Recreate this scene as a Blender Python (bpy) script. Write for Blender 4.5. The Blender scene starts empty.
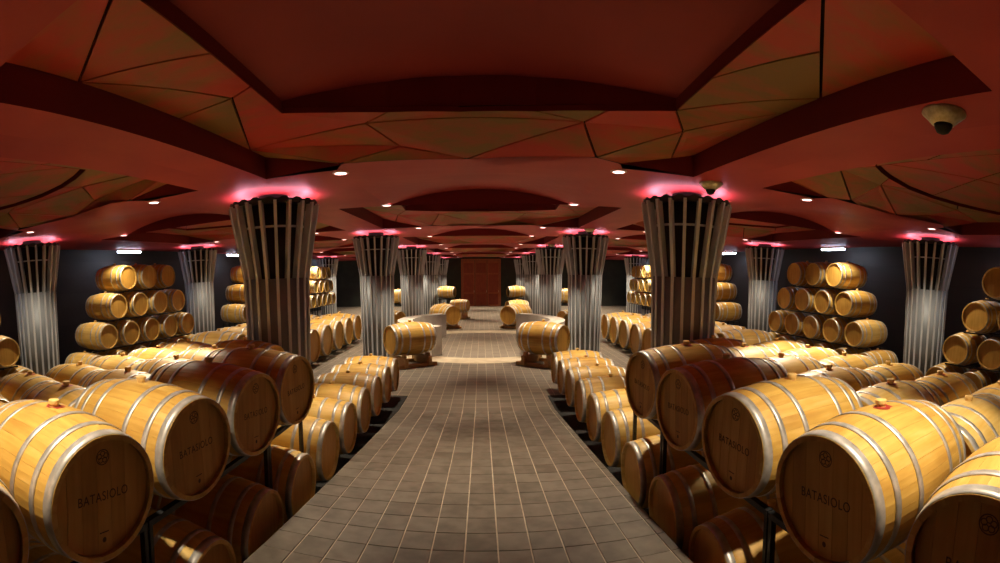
import bpy, bmesh, math, random
from mathutils import Matrix, Vector
from mathutils.geometry import tessellate_polygon
random.seed(7)
PI = math.pi
sc = bpy.context.scene
COL = sc.collection

# ------------------------------------------------------------------ camera
# The photograph is a stitched cylindrical panorama, slightly pitched down.
F, CX, CY = 462.834, 480.395, 313.517          # pixels (1000 x 563 frame)
PITCH, YAW, ROLL = 0.084, -0.003, 0.004
EYE = Vector((0.02, 0.0, 2.35))
def _rot():
    c, s = math.cos(YAW), math.sin(YAW);     A = Matrix(((c, -s, 0), (s, c, 0), (0, 0, 1)))
    c, s = math.cos(PITCH), math.sin(PITCH); B = Matrix(((1, 0, 0), (0, c, -s), (0, s, c)))
    c, s = math.cos(ROLL), math.sin(ROLL);   C = Matrix(((c, 0, -s), (0, 1, 0), (s, 0, c)))
    return C @ B @ A
Mt = _rot().transposed()
right, fwd, up = Mt @ Vector((1, 0, 0)), Mt @ Vector((0, 1, 0)), Mt @ Vector((0, 0, 1))
cam_d = bpy.data.cameras.new('camera')
cam = bpy.data.objects.new('camera', cam_d); COL.objects.link(cam)
cam.matrix_world = Matrix(((right.x, up.x, -fwd.x, EYE.x), (right.y, up.y, -fwd.y, EYE.y),
                           (right.z, up.z, -fwd.z, EYE.z), (0, 0, 0, 1)))
cam_d.type = 'PANO'; cam_d.panorama_type = 'CENTRAL_CYLINDRICAL'
cam_d.central_cylindrical_radius = 1.0
cam_d.central_cylindrical_range_u_min = -CX / F
cam_d.central_cylindrical_range_u_max = (1000 - CX) / F
cam_d.central_cylindrical_range_v_min = -(563 - CY) / F
cam_d.central_cylindrical_range_v_max = CY / F
cam_d.clip_start = 0.05; cam_d.clip_end = 200
sc.camera = cam

# ------------------------------------------------------------------ world and exposure
w = bpy.data.worlds.new('cellar_world'); sc.world = w; w.use_nodes = True
w.node_tree.nodes['Background'].inputs[0].default_value = (0.02, 0.012, 0.01, 1)
w.node_tree.nodes['Background'].inputs[1].default_value = 0.3
vs = sc.view_settings
vs.view_transform = 'Standard'; vs.look = 'None'; vs.gamma = 1.0; vs.exposure = 0.1
vs.use_curve_mapping = False
SPOT_W = 420.0         # watts of one ceiling downlight
GLOW = 16.0            # emission of the pink ring on top of a column
WASH = 28.0            # emission of the cool wall-washer tubes

# ------------------------------------------------------------------ materials
def nodes_mat(name):
    m = bpy.data.materials.new(name); m.use_nodes = True
    nt = m.node_tree; return m, nt, nt.nodes['Principled BSDF']
def N(nt, t, **kw):
    n = nt.nodes.new(t)
    for k, v in kw.items():
        if k.startswith('i_'): n.inputs[k[2:].replace('_', ' ')].default_value = v
        else: setattr(n, k, v)
    return n
def ramp(nt, stops, fac):
    r = nt.nodes.new('ShaderNodeValToRGB'); e = r.color_ramp.elements
    while len(e) < len(stops): e.new(0.5)
    for q, (p, c) in zip(e, stops): q.position = p; q.color = (*c, 1)
    nt.links.new(fac, r.inputs[0]); return r
def noise_mat(name, c1, c2, scale=(3, 3, 3), rough=0.6, metal=0.0, detail=4, bump=0.0, spec=0.5, coord='Object', lo=0.35, hi=0.65):
    m, nt, b = nodes_mat(name)
    tc = N(nt, 'ShaderNodeTexCoord'); mp = N(nt, 'ShaderNodeMapping'); mp.inputs['Scale'].default_value = scale
    nt.links.new(tc.outputs[coord], mp.inputs[0])
    nz = N(nt, 'ShaderNodeTexNoise'); nz.inputs['Scale'].default_value = 1.0; nz.inputs['Detail'].default_value = detail
    nt.links.new(mp.outputs[0], nz.inputs[0])
    r = ramp(nt, [(lo, c1), (hi, c2)], nz.outputs[0])
    nt.links.new(r.outputs[0], b.inputs['Base Color'])
    b.inputs['Roughness'].default_value = rough; b.inputs['Metallic'].default_value = metal
    b.inputs['Specular IOR Level'].default_value = spec
    if bump:
        bp = N(nt, 'ShaderNodeBump'); bp.inputs['Strength'].default_value = bump; bp.inputs['Distance'].default_value = 0.01
        nt.links.new(nz.outputs[0], bp.inputs['Height']); nt.links.new(bp.outputs[0], b.inputs['Normal'])
    return m
def oak_mat(name, dark, mid, light, rough=0.5, grain=(2.2, 26, 26), per_stave=0, vary=0.22):
    m, nt, b = nodes_mat(name)
    tc = N(nt, 'ShaderNodeTexCoord'); oi = N(nt, 'ShaderNodeObjectInfo')
    add = N(nt, 'ShaderNodeVectorMath', operation='ADD')
    nt.links.new(tc.outputs['Object'], add.inputs[0])
    mul = N(nt, 'ShaderNodeMath', operation='MULTIPLY'); mul.inputs[1].default_value = 37.0
    nt.links.new(oi.outputs['Random'], mul.inputs[0]); nt.links.new(mul.outputs[0], add.inputs[1])
    mp = N(nt, 'ShaderNodeMapping'); mp.inputs['Scale'].default_value = grain
    nt.links.new(add.outputs[0], mp.inputs[0])
    nz = N(nt, 'ShaderNodeTexNoise'); nz.inputs['Scale'].default_value = 1.0; nz.inputs['Detail'].default_value = 6
    nt.links.new(mp.outputs[0], nz.inputs[0])
    big = N(nt, 'ShaderNodeTexNoise'); big.inputs['Scale'].default_value = 3.5; big.inputs['Detail'].default_value = 3
    nt.links.new(add.outputs[0], big.inputs[0])
    mx = N(nt, 'ShaderNodeMath', operation='MULTIPLY_ADD'); mx.inputs[1].default_value = 0.45
    nt.links.new(nz.outputs[0], mx.inputs[0])
    sc2 = N(nt, 'ShaderNodeMath', operation='MULTIPLY_ADD'); sc2.inputs[1].default_value = 0.35
    nt.links.new(big.outputs[0], sc2.inputs[0])
    sc3 = N(nt, 'ShaderNodeMath', operation='MULTIPLY'); sc3.inputs[1].default_value = vary
    nt.links.new(oi.outputs['Random'], sc3.inputs[0]); nt.links.new(sc3.outputs[0], sc2.inputs[2])
    nt.links.new(sc2.outputs[0], mx.inputs[2])
    r = ramp(nt, [(0.3, dark), (0.52, mid), (0.74, light)], mx.outputs[0])
    out = r.outputs[0]
    if per_stave:
        sx = N(nt, 'ShaderNodeSeparateXYZ'); nt.links.new(tc.outputs['Object'], sx.inputs[0])
        at = N(nt, 'ShaderNodeMath', operation='ARCTAN2'); nt.links.new(sx.outputs['Y'], at.inputs[0]); nt.links.new(sx.outputs['Z'], at.inputs[1])
        m2 = N(nt, 'ShaderNodeMath', operation='MULTIPLY'); m2.inputs[1].default_value = per_stave / (2 * PI); nt.links.new(at.outputs[0], m2.inputs[0])
        fl = N(nt, 'ShaderNodeMath', operation='FLOOR'); nt.links.new(m2.outputs[0], fl.inputs[0])
        a2 = N(nt, 'ShaderNodeMath', operation='ADD'); nt.links.new(fl.outputs[0], a2.inputs[0]); nt.links.new(mul.outputs[0], a2.inputs[1])
        wn = N(nt, 'ShaderNodeTexWhiteNoise', noise_dimensions='1D'); nt.links.new(a2.outputs[0], wn.inputs['W'])
        mr = N(nt, 'ShaderNodeMapRange'); mr.inputs['To Min'].default_value = 0.9; mr.inputs['To Max'].default_value = 1.08
        nt.links.new(wn.outputs['Value'], mr.inputs['Value'])
        vm = N(nt, 'ShaderNodeVectorMath', operation='SCALE'); nt.links.new(out, vm.inputs[0]); nt.links.new(mr.outputs[0], vm.inputs['Scale'])
        out = vm.outputs[0]
    nt.links.new(out, b.inputs['Base Color'])
    b.inputs['Roughness'].default_value = rough; b.inputs['Specular IOR Level'].default_value = 0.35
    bp = N(nt, 'ShaderNodeBump'); bp.inputs['Strength'].default_value = 0.12; bp.inputs['Distance'].default_value = 0.004
    nt.links.new(nz.outputs[0], bp.inputs['Height']); nt.links.new(bp.outputs[0], b.inputs['Normal'])
    return m
def plain(name, c, rough=0.5, metal=0.0, emit=None, spec=0.5):
    m, nt, b = nodes_mat(name)
    b.inputs['Base Color'].default_value = (*c, 1); b.inputs['Roughness'].default_value = rough
    b.inputs['Metallic'].default_value = metal; b.inputs['Specular IOR Level'].default_value = spec
    if emit:
        b.inputs['Emission Color'].default_value = (*emit[0], 1); b.inputs['Emission Strength'].default_value = emit[1]
    return m
M = {}
OD, OM, OL = (0.42, 0.22, 0.040), (0.60, 0.37, 0.082), (0.76, 0.55, 0.20)
M['oak'] = oak_mat('oak_staves', OD, OM, OL, per_stave=26)
M['stave'] = oak_mat('oak_single_stave', OD, OM, OL, vary=0.12)
M['head'] = oak_mat('oak_head', (0.34, 0.17, 0.028), (0.50, 0.275, 0.050), (0.62, 0.37, 0.085), grain=(26, 26, 2.2))
M['cradle'] = oak_mat('cradle_wood', (0.30, 0.16, 0.05), (0.42, 0.24, 0.08), (0.55, 0.34, 0.12), grain=(3, 20, 20))
M['hoop'] = noise_mat('galvanised_hoop', (0.42, 0.40, 0.37), (0.66, 0.63, 0.59), (14, 14, 14), rough=0.40, metal=0.5)
M['bung'] = plain('bung_rubber', (0.72, 0.47, 0.16), 0.6)
M['stain'] = plain('wine_stain', (0.30, 0.03, 0.02), 0.5)
M['ink'] = plain('burnt_ink', (0.10, 0.055, 0.018), 0.8)
M['rack'] = noise_mat('black_rack_steel', (0.012, 0.012, 0.013), (0.03, 0.03, 0.032), (20, 20, 20), rough=0.45, metal=0.3)
M['tube'] = noise_mat('grey_tube_steel', (0.44, 0.47, 0.51), (0.55, 0.58, 0.62), (5, 5, 2), rough=0.5, metal=0.25)
M['sheath'] = noise_mat('grey_sheath_steel', (0.15, 0.168, 0.185), (0.20, 0.22, 0.24), (3, 3, 1), rough=0.55, metal=0.2)
M['black'] = plain('black_core', (0.012, 0.012, 0.012), 0.7)
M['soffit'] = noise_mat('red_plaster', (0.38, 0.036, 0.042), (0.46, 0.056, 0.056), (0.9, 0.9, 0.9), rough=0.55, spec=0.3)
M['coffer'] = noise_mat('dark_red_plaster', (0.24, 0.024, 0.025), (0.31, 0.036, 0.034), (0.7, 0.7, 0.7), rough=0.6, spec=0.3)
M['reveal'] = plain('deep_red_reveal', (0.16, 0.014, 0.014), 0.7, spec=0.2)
M['joint'] = plain('panel_joint_backing', (0.03, 0.015, 0.01), 0.9, spec=0.1)
def facet_mat():
    m, nt, b = nodes_mat('mottled_red_panel')
    tc = N(nt, 'ShaderNodeTexCoord'); oi = N(nt, 'ShaderNodeObjectInfo')
    mul = N(nt, 'ShaderNodeMath', operation='MULTIPLY'); mul.inputs[1].default_value = 53.0
    nt.links.new(oi.outputs['Random'], mul.inputs[0])
    add = N(nt, 'ShaderNodeVectorMath', operation='ADD')
    nt.links.new(tc.outputs['Object'], add.inputs[0]); nt.links.new(mul.outputs[0], add.inputs[1])
    mp = N(nt, 'ShaderNodeMapping'); mp.inputs['Scale'].default_value = (1.2, 2.6, 2); mp.inputs['Rotation'].default_value = (0, 0, 0.6)
    nt.links.new(add.outputs[0], mp.inputs[0])
    nz = N(nt, 'ShaderNodeTexNoise'); nz.inputs['Scale'].default_value = 1.1; nz.inputs['Detail'].default_value = 5; nz.inputs['Roughness'].default_value = 0.6
    nt.links.new(mp.outputs[0], nz.inputs[0])
    ad = N(nt, 'ShaderNodeMath', operation='MULTIPLY_ADD'); ad.inputs[1].default_value = 0.22
    nt.links.new(oi.outputs['Random'], ad.inputs[0]); nt.links.new(nz.outputs[0], ad.inputs[2])
    r = ramp(nt, [(0.46, (0.52, 0.055, 0.045)), (0.60, (0.40, 0.095, 0.048)), (0.76, (0.24, 0.14, 0.045))], ad.outputs[0])
    nt.links.new(r.outputs[0], b.inputs['Base Color'])
    b.inputs['Roughness'].default_value = 0.5; b.inputs['Specular IOR Level'].default_value = 0.35
    return m
M['facet'] = facet_mat()
M['wall'] = None
def wall_mat():
    m, nt, b = nodes_mat('dark_block_wall')
    tc = N(nt, 'ShaderNodeTexCoord'); mp = N(nt, 'ShaderNodeMapping'); mp.inputs['Rotation'].default_value = (PI / 2, 0, PI / 2)
    nt.links.new(tc.outputs['Object'], mp.inputs[0])
    br = N(nt, 'ShaderNodeTexBrick'); br.inputs['Scale'].default_value = 1.0
    br.inputs['Brick Width'].default_value = 0.5; br.inputs['Row Height'].default_value = 0.22; br.inputs['Mortar Size'].default_value = 0.008
    br.inputs['Color1'].default_value = (0.026, 0.024, 0.023, 1); br.inputs['Color2'].default_value = (0.036, 0.033, 0.031, 1); br.inputs['Mortar'].default_value = (0.02, 0.018, 0.018, 1)
    nt.links.new(mp.outputs[0], br.inputs[0]); nt.links.new(br.outputs[0], b.inputs['Base Color'])
    bp = N(nt, 'ShaderNodeBump'); bp.inputs['Strength'].default_value = 0.5; bp.inputs['Distance'].default_value = 0.01; bp.invert = True
    nt.links.new(br.outputs['Fac'], bp.inputs['Height']); nt.links.new(bp.outputs[0], b.inputs['Normal'])
    b.inputs['Roughness'].default_value = 0.6
    return m
M['wall'] = wall_mat()
M['endwall'] = noise_mat('dark_green_wall', (0.018, 0.020, 0.014), (0.028, 0.030, 0.02), (2, 2, 2), rough=0.8)
M['tile'] = None
def tile_mat():
    m, nt, b = nodes_mat('brown_floor_tile')
    tc = N(nt, 'ShaderNodeTexCoord'); oi = N(nt, 'ShaderNodeObjectInfo')
    mul = N(nt, 'ShaderNodeMath', operation='MULTIPLY'); mul.inputs[1].default_value = 31.0
    nt.links.new(oi.outputs['Random'], mul.inputs[0])
    add = N(nt, 'ShaderNodeVectorMath', operation='ADD'); nt.links.new(tc.outputs['Object'], add.inputs[0]); nt.links.new(mul.outputs[0], add.inputs[1])
    nz = N(nt, 'ShaderNodeTexNoise'); nz.inputs['Scale'].default_value = 7; nz.inputs['Detail'].default_value = 6; nt.links.new(add.outputs[0], nz.inputs[0])
    ad = N(nt, 'ShaderNodeMath', operation='MULTIPLY_ADD'); ad.inputs[1].default_value = 0.22; nt.links.new(oi.outputs['Random'], ad.inputs[0]); nt.links.new(nz.outputs[0], ad.inputs[2])
    r = ramp(nt, [(0.4, (0.090, 0.071, 0.051)), (0.62, (0.130, 0.105, 0.079)), (0.8, (0.162, 0.135, 0.103))], ad.outputs[0])
    nt.links.new(r.outputs[0], b.inputs['Base Color']); b.inputs['Roughness'].default_value = 0.55
    return m
M['tile'] = tile_mat()
M['grout'] = noise_mat('pale_grout', (0.42, 0.34, 0.25), (0.54, 0.45, 0.34), (9, 9, 9), rough=0.8)
def floor_mat():
    m, nt, b = nodes_mat('flat_tiled_floor')
    tc = N(nt, 'ShaderNodeTexCoord'); mp = N(nt, 'ShaderNodeMapping'); mp.inputs['Location'].default_value = (0.098, 0, 0)
    nt.links.new(tc.outputs['Object'], mp.inputs[0])
    br = N(nt, 'ShaderNodeTexBrick'); br.offset = 0.0; br.inputs['Scale'].default_value = 1.0
    br.inputs['Brick Width'].default_value = 0.22; br.inputs['Row Height'].default_value = 0.26; br.inputs['Mortar Size'].default_value = 0.006
    br.inputs['Color1'].default_value = (0.12, 0.097, 0.072, 1); br.inputs['Color2'].default_value = (0.165, 0.135, 0.104, 1); br.inputs['Mortar'].default_value = (0.36, 0.29, 0.21, 1)
    nt.links.new(mp.outputs[0], br.inputs[0]); nt.links.new(br.outputs[0], b.inputs['Base Color']); b.inputs['Roughness'].default_value = 0.55
    return m
M['floor'] = floor_mat()
M['rack_shade'] = noise_mat('rack_shade_black', (0.010, 0.009, 0.009), (0.026, 0.024, 0.022), (30, 30, 30), rough=0.95, bump=0.4)  # rough near-black, paints the shade on the floor below the front racks
M['ring'] = noise_mat('pale_stone_ring', (0.38, 0.31, 0.21), (0.47, 0.39, 0.27), (4, 4, 4), rough=0.6)
M['bench'] = noise_mat('pale_concrete_bench', (0.36, 0.32, 0.28), (0.46, 0.42, 0.37), (3, 3, 3), rough=0.7)
M['door'] = oak_mat('red_door_wood', (0.17, 0.026, 0.012), (0.24, 0.04, 0.018), (0.31, 0.06, 0.026), grain=(20, 20, 2))
M['doorframe'] = oak_mat('door_frame_wood', (0.24, 0.06, 0.022), (0.32, 0.085, 0.03), (0.40, 0.115, 0.04), grain=(20, 20, 2))
M['brass'] = noise_mat('aged_brass', (0.42, 0.36, 0.22), (0.60, 0.53, 0.36), (30, 30, 30), rough=0.35, metal=0.35)
M['white_metal'] = plain('white_trim', (0.7, 0.62, 0.58), 0.4)
M['lens'] = plain('lamp_lens', (1, 0.9, 0.8), 0.3, emit=((1.0, 0.60, 0.58), 5.0))
M['pink'] = plain('pink_led', (1, 0.3, 0.35), 0.4, emit=((1.0, 0.50, 0.66), GLOW))
M['cool'] = plain('cool_tube', (0.9, 0.95, 1), 0.4, emit=((0.72, 0.80, 1.0), WASH))
M['redbox'] = plain('red_enamel', (0.5, 0.02, 0.015), 0.4)

# ------------------------------------------------------------------ helpers
def mesh_obj(name, bm, mat, parent=None, smooth=False):
    me = bpy.data.meshes.new(name); bm.normal_update(); bm.to_mesh(me); bm.free()
    if smooth:
        for p in me.polygons: p.use_smooth = True
    me.materials.append(mat if not isinstance(mat, str) else M[mat])
    return link(name, me, parent)
def link(name, me, parent=None, loc=None, rot=None, scale=None):
    o = bpy.data.objects.new(name, me); COL.objects.link(o)
    if parent: o.parent = parent
    if loc: o.location = loc
    if rot: o.rotation_euler = rot
    if scale: o.scale = scale
    return o
def scale_about_eye(bm):  # enlarges ceiling points about the camera position
    for q in bm.verts: q.co = (q.co.x * KC, q.co.y * KC, ZC + (q.co.z - ZS) * KC)
def mesh_of(name, bm, mat, smooth=False):
    me = bpy.data.meshes.new(name); bm.normal_update(); bm.to_mesh(me); bm.free()
    if smooth:
        for p in me.polygons: p.use_smooth = True
    me.materials.append(M[mat]); return me
def thing(name, label, cat, loc=(0, 0, 0), rotz=0.0, group=None, scale=1.0):
    o = bpy.data.objects.new(name, None); COL.objects.link(o); o.empty_display_size = 0.1
    o.location = loc; o.rotation_euler = (0, 0, rotz); o.scale = (scale,) * 3
    tag(o, label, cat, group); return o
def tag(o, label=None, cat=None, group=None, kind=None):
    if label: o['label'] = label
    if cat: o['category'] = cat
    if group: o['group'] = group
    if kind: o['kind'] = kind
    return o
def struct(o): o['kind'] = 'structure'; return o
def box(bm, c, s, rot=None):
    r = bmesh.ops.create_cube(bm, size=1.0)
    mt = Matrix.Translation(c) @ (rot.to_4x4() if rot else Matrix.Identity(4)) @ Matrix.Diagonal((s[0], s[1], s[2], 1))
    bmesh.ops.transform(bm, matrix=mt, verts=r['verts']); return r['verts']
def bar(bm, a, b, wd, dp):
    a, b = Vector(a), Vector(b); d = (b - a); L = d.length
    q = d.to_track_quat('X', 'Z').to_matrix()
    box(bm, (a + b) / 2, (L, wd, dp), q)
def lathe(bm, prof, n=24, axis='z', close=False):
    """prof: list of (r, h); revolve about z (or x)."""
    rings = []
    for r, h in prof:
        ring = []
        for i in range(n):
            a = 2 * PI * i / n
            p = (r * math.cos(a), r * math.sin(a), h) if axis == 'z' else (h, r * math.cos(a), r * math.sin(a))
            ring.append(bm.verts.new(p))
        rings.append(ring)
    for k in range(len(rings) - 1):
        for i in range(n):
            j = (i + 1) % n
            f = (rings[k][i], rings[k][j], rings[k + 1][j], rings[k + 1][i])
            try: bm.faces.new(f if axis == 'z' else f[::-1])
            except ValueError: pass
    if close:
        for i in range(n):
            j = (i + 1) % n
            f = (rings[-1][i], rings[-1][j], rings[0][j], rings[0][i])
            bm.faces.new(f if axis == 'z' else f[::-1])
    else:
        bm.faces.new(rings[0][::-1] if axis == 'z' else rings[0]); bm.faces.new(rings[-1] if axis == 'z' else rings[-1][::-1])
    return rings

# ------------------------------------------------------------------ setting: floors
YEND, XW, YBACK = 34.6, 11.4, -3.2
bm = bmesh.new(); box(bm, (0, (YEND + YBACK) / 2, -0.1), (2 * XW, YEND - YBACK, 0.2))
floor = struct(mesh_obj('floor', bm, 'floor'))
RA, RB = 2.35 - 1.506, 0.108                    # walkway height at y = 0 and its fall
YK = RA / RB
def rz(y): return max(0.0, RA - RB * y)
XE, XR = 1.42, 1.29                             # left and right edge of the walkway
bm = bmesh.new()
v = [bm.verts.new(p) for p in ((-XE, YBACK, -0.0), (XR, YBACK, -0.0), (XR, YK, 0), (-XE, YK, 0), (-XE, YBACK, RA - RB * YBACK - .004), (XR, YBACK, RA - RB * YBACK - .004))]
bm.faces.new((v[4], v[5], v[2], v[3])); bm.faces.new((v[0], v[4], v[3])); bm.faces.new((v[1], v[2], v[5])); bm.faces.new((v[0], v[1], v[5], v[4])); bm.faces.new((v[0], v[3], v[2], v[1]))
walk = struct(mesh_obj('floor_ramp', bm, 'grout'))
TW, TL, GX, GY = 0.22, 0.26, 0.011, 0.008
ang = -math.atan(RB); ca = math.cos(ang)
def tile_mesh(wd):
    bm = bmesh.new(); vv = box(bm, (0, 0, 0.002), (wd - GX, TL - GY, 0.008))
    bmesh.ops.bevel(bm, geom=[e for e in bm.edges if all(q.co.z > 0.004 for q in e.verts)], offset=0.0015, segments=1, affect='EDGES')
    return mesh_of('floor_tile', bm, 'tile')
xs = [TW * (j - 0.446) for j in range(-20, 21)]
cols = []
for a, b in zip(xs[:-1], xs[1:]):
    a2, b2 = max(a, -XE), min(b, XR)
    if b2 - a2 > 0.03: cols.append(((a2 + b2) / 2, b2 - a2))
tm = {}
for cxx, wd in cols:
    k = round(wd, 3)
    if k not in tm: tm[k] = tile_mesh(wd)
YT0 = YK - 22 * TL * ca
y = YT0
while y + TL * ca < YK + 0.02:
    for cxx, wd in cols:
        link('floor_tile', tm[round(wd, 3)], walk, (cxx, y + TL / 2 * ca, rz(y + TL / 2)), (ang, 0, 0))
    y += TL * ca
bm = bmesh.new(); y = YT0 - TL * ca
while y > YBACK + 0.1:
    for cxx, wd in cols:
        box(bm, (cxx, y + TL / 2, rz(y + TL / 2) + .001), (wd - GX, TL - GY, 0.006), Matrix.Rotation(ang, 3, 'X'))
    y -= TL * ca
tag(mesh_obj('floor_tile_field', bm, 'tile', walk), kind='stuff')
for sd_, x0_, x1_ in (('left', -5.2, -XE), ('right', XR, 5.2)):           # near-black slabs standing in for the shade under the front racks
    bm = bmesh.new(); box(bm, ((x0_ + x1_) / 2, (YBACK + 8.75) / 2, .004), (x1_ - x0_, 8.75 - YBACK, .008)); struct(mesh_obj('floor_shade_' + sd_, bm, 'rack_shade'))
# pale stone ring set into the flat floor
RC = (0.0, 15.75)
bm = bmesh.new()
n = 64
o1 = [bm.verts.new((RC[0] + 3.65 * math.cos(2 * PI * i / n), RC[1] + 3.65 * math.sin(2 * PI * i / n), 0.004)) for i in range(n)]
i1 = [bm.verts.new((RC[0] + 2.85 * math.cos(2 * PI * i / n), RC[1] + 2.85 * math.sin(2 * PI * i / n), 0.004)) for i in range(n)]
for i in range(n): bm.faces.new((o1[i], o1[(i + 1) % n], i1[(i + 1) % n], i1[i]))
struct(mesh_obj('floor_ring', bm, 'ring'))

# ------------------------------------------------------------------ setting: walls
ZT = 4.5
def wall(name, c, s, mat='wall'):
    bm = bmesh.new(); box(bm, c, s); return struct(mesh_obj(name, bm, mat))
wall('wall_left', (-XW - .1, (YEND + YBACK) / 2, ZT / 2), (0.2, YEND - YBACK + .4, ZT))
wall('wall_right', (XW + .1, (YEND + YBACK) / 2, ZT / 2), (0.2, YEND - YBACK + .4, ZT))
wall('wall_far', (0, YEND + .1, ZT / 2), (2 * XW, 0.2, ZT), 'endwall')
wall('wall_back', (0, YBACK - .1, ZT / 2), (2 * XW, 0.2, ZT), 'endwall')
# three-leaf panelled door
door = bpy.data.objects.new('door_1', None); COL.objects.link(door); door.location = (-0.03, YEND, 0); struct(door)
DW, DH = 2.75, 3.42
bm = bmesh.new()
for x in (-DW / 2 - .05, DW / 2 + .05): box(bm, (x, -.06, DH / 2), (.1, .12, DH))
box(bm, (0, -.06, DH + .05), (DW + .2, .12, .1))
mesh_obj('door_frame', bm, 'doorframe', door)
lw = DW / 3
for k in (-1, 0, 1):
    bm = bmesh.new(); box(bm, (k * lw, -.03, DH / 2), (lw - .03, .05, DH - .02))
    leaf = mesh_obj('door_leaf', bm, 'doorframe', door)
    for z0, z1 in ((0.12, 0.92), (1.04, 2.35), (2.47, 3.2)):
        bm = bmesh.new(); box(bm, (k * lw, -.06, (z0 + z1) / 2), (lw - .2, .03, z1 - z0)); mesh_obj('door_panel', bm, 'door', leaf)
    bm = bmesh.new(); box(bm, (k * lw + lw / 2 - .06, -.08, 1.1), (.03, .06, .16)); mesh_obj('door_handle', bm, 'brass', leaf)

# ------------------------------------------------------------------ setting: ceiling
ZS, BAY, BX = 3.2, 4.675, 4.2                 # ceiling bay taken from image pixels, 4.2 x 4.675 at a first-guess height ...
KC = 1.44                                       # ... then scaled about the camera by this factor
ZC, BAYM, BXM = 3.574, BAY * KC, BX * KC        # soffit height, bay length and bay width in metres
ZP = 3.38
ceiling = bpy.data.objects.new('ceiling', None); COL.objects.link(ceiling); struct(ceiling); ceiling.location = (0, 0, 0)
def ex(y): return 1.02 + 0.062 * y               # half width of the central coffer
CY2 = 2.72
CLx, CRx = -ex(CY2), ex(CY2)
def cy(x): return CY2 + 0.31 * (1 - (x / ex(CY2)) ** 2)     # bowed far edge of the coffer
P = dict(
    n0=(-1.75, .95, ZP), n1=(-ex(.95), .95, ZP), o=(-ex(1.2), 1.2, ZP), o2=(-1.75, 1.58, ZP), c=(-ex(1.84), 1.84, ZP),
    a=(-ex(2.26), 2.26, ZP), b=(-1.31, 2.31, ZP - .015), f=(-1.75, 2.40, ZP), g=(-1.75, 3.33, ZP), CL=(CLx, CY2, ZP), h=(-.745, 3.07, 3.36),
    i=(-.57, cy(.57), ZP), e0=(-.12, cy(.12), ZP), ea=(-.9, cy(.9), ZP), eb=(1.0, cy(1.0), ZP), j=(-.57, 3.38, 3.28), k=(-1.03, 3.42, ZS), l=(-.09, 3.5, ZS), cl=(-1.75, 3.6, ZP), s2=(.36, cy(.36), ZP), s3=(.80, cy(.80), ZP),
    s=(.69, 3.09, 3.36), r=(.84, 3.34, ZS), t=(.16, 3.72, ZS), CR=(CRx, CY2, ZP), q=(1.36, 2.98, 3.35), v2=(1.75, 2.02, ZP), q2=(1.75, 2.34, ZP),
    cr=(1.75, 3.6, ZP), q3=(1.50, 3.50, 3.30), u=(1.06, 3.46, ZS), p2=(ex(2.2), 2.2, ZP), p3=(1.40, 1.626, ZP), v1=(ex(1.28), 1.28, ZP), m1=(ex(.95), .95, ZP), m0=(1.75, .95, ZP))
PANELS = [('n0', 'n1', 'o', 'o2'), ('o2', 'o', 'c'), ('o2', 'c', 'a', 'b'), ('o2', 'b', 'f'), ('f', 'b', 'g'), ('b', 'a', 'CL', 'ea', 'i', 'h', 'g'),
          ('g', 'h', 'j'), ('g', 'j', 'k'), ('g', 'k', 'cl'), ('h', 'i', 'e0', 's2', 's'), ('h', 's', 'l', 'j'), ('j', 'l', 'k'), ('l', 's', 'r', 't'),
          ('s', 's2', 's3'), ('s', 's3', 'eb', 'CR', 'q', 'r'), ('CR', 'v2', 'q2', 'q'), ('q', 'q2', 'cr', 'q3'), ('r', 'q', 'q3', 'u'), ('q3', 'cr', 'u'),
          ('p2', 'CR', 'v2', 'p3'), ('p2', 'p3', 'v1'), ('v1', 'v2', 'm0', 'm1')]
for q in ('n1', 'o', 'c', 'a', 'CL', 'ea', 'i', 'e0', 's2', 's3', 'eb', 'CR', 'p2', 'v1', 'm1'): P['z' + q] = (P[q][0] * .995, P[q][1] - (.01 if P[q][1] > 2.5 else 0), ZP + .03)
P['w1'] = (-.38, 1.70, ZP + .015); P['w2'] = (.42, 2.15, ZP + .02)
PAN2 = [('zn1', 'zm1', 'w2', 'w1'), ('zm1', 'zv1', 'zp2', 'zCR', 'w2'), ('w2', 'zCR', 'zeb', 'zs3', 'zs2', 'ze0'), ('w1', 'w2', 'ze0', 'zi', 'zea', 'zCL'), ('zn1', 'w1', 'zCL', 'za', 'zc', 'zo')]
ALLP = PANELS + PAN2
def add_panel(bm, names, mir, off=(0, 0)):
    pts = [Vector(P[q]) for q in names]
    if mir: pts = [Vector((-p.x, p.y, p.z)) for p in pts][::-1]
    c = sum(pts, Vector()) / len(pts)
    area = sum(a.x * b.y - b.x * a.y for a, b in zip(pts, pts[1:] + pts[:1]))
    sh = []
    for i, p in enumerate(pts):                  # inset the outline for an open joint
        e0 = (p - pts[i - 1]).normalized(); e1 = (pts[(i + 1) % len(pts)] - p).normalized()
        d = (e1 - e0); conv = (e0.x * e1.y - e0.y * e1.x) * area
        if d.length < 1e-3: d = Vector((-e1.y, e1.x, 0)) * (1 if area > 0 else -1); conv = 1
        d.normalize(); sn = max(0.35, abs(e0.cross(d).length))
        sh.append(p + d * (0.0075 / sn) * (1 if conv > 0 else -1))
    lo = [bm.verts.new((p.x + off[0], p.y + off[1], p.z)) for p in sh]
    hi = [bm.verts.new((p.x + off[0], p.y + off[1], p.z + 0.022)) for p in sh]
    n = len(lo)
    if n > 4:
        for q in tessellate_polygon([[Vector((p.x, p.y, 0)) for p in sh]]):
            bm.faces.new([lo[i] for i in q]); bm.faces.new([hi[i] for i in q][::-1])
    else: bm.faces.new(lo); bm.faces.new(hi[::-1])
    for i in range(n): bm.faces.new((lo[i], hi[i], hi[(i + 1) % n], lo[(i + 1) % n]))
pm = {}
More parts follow.
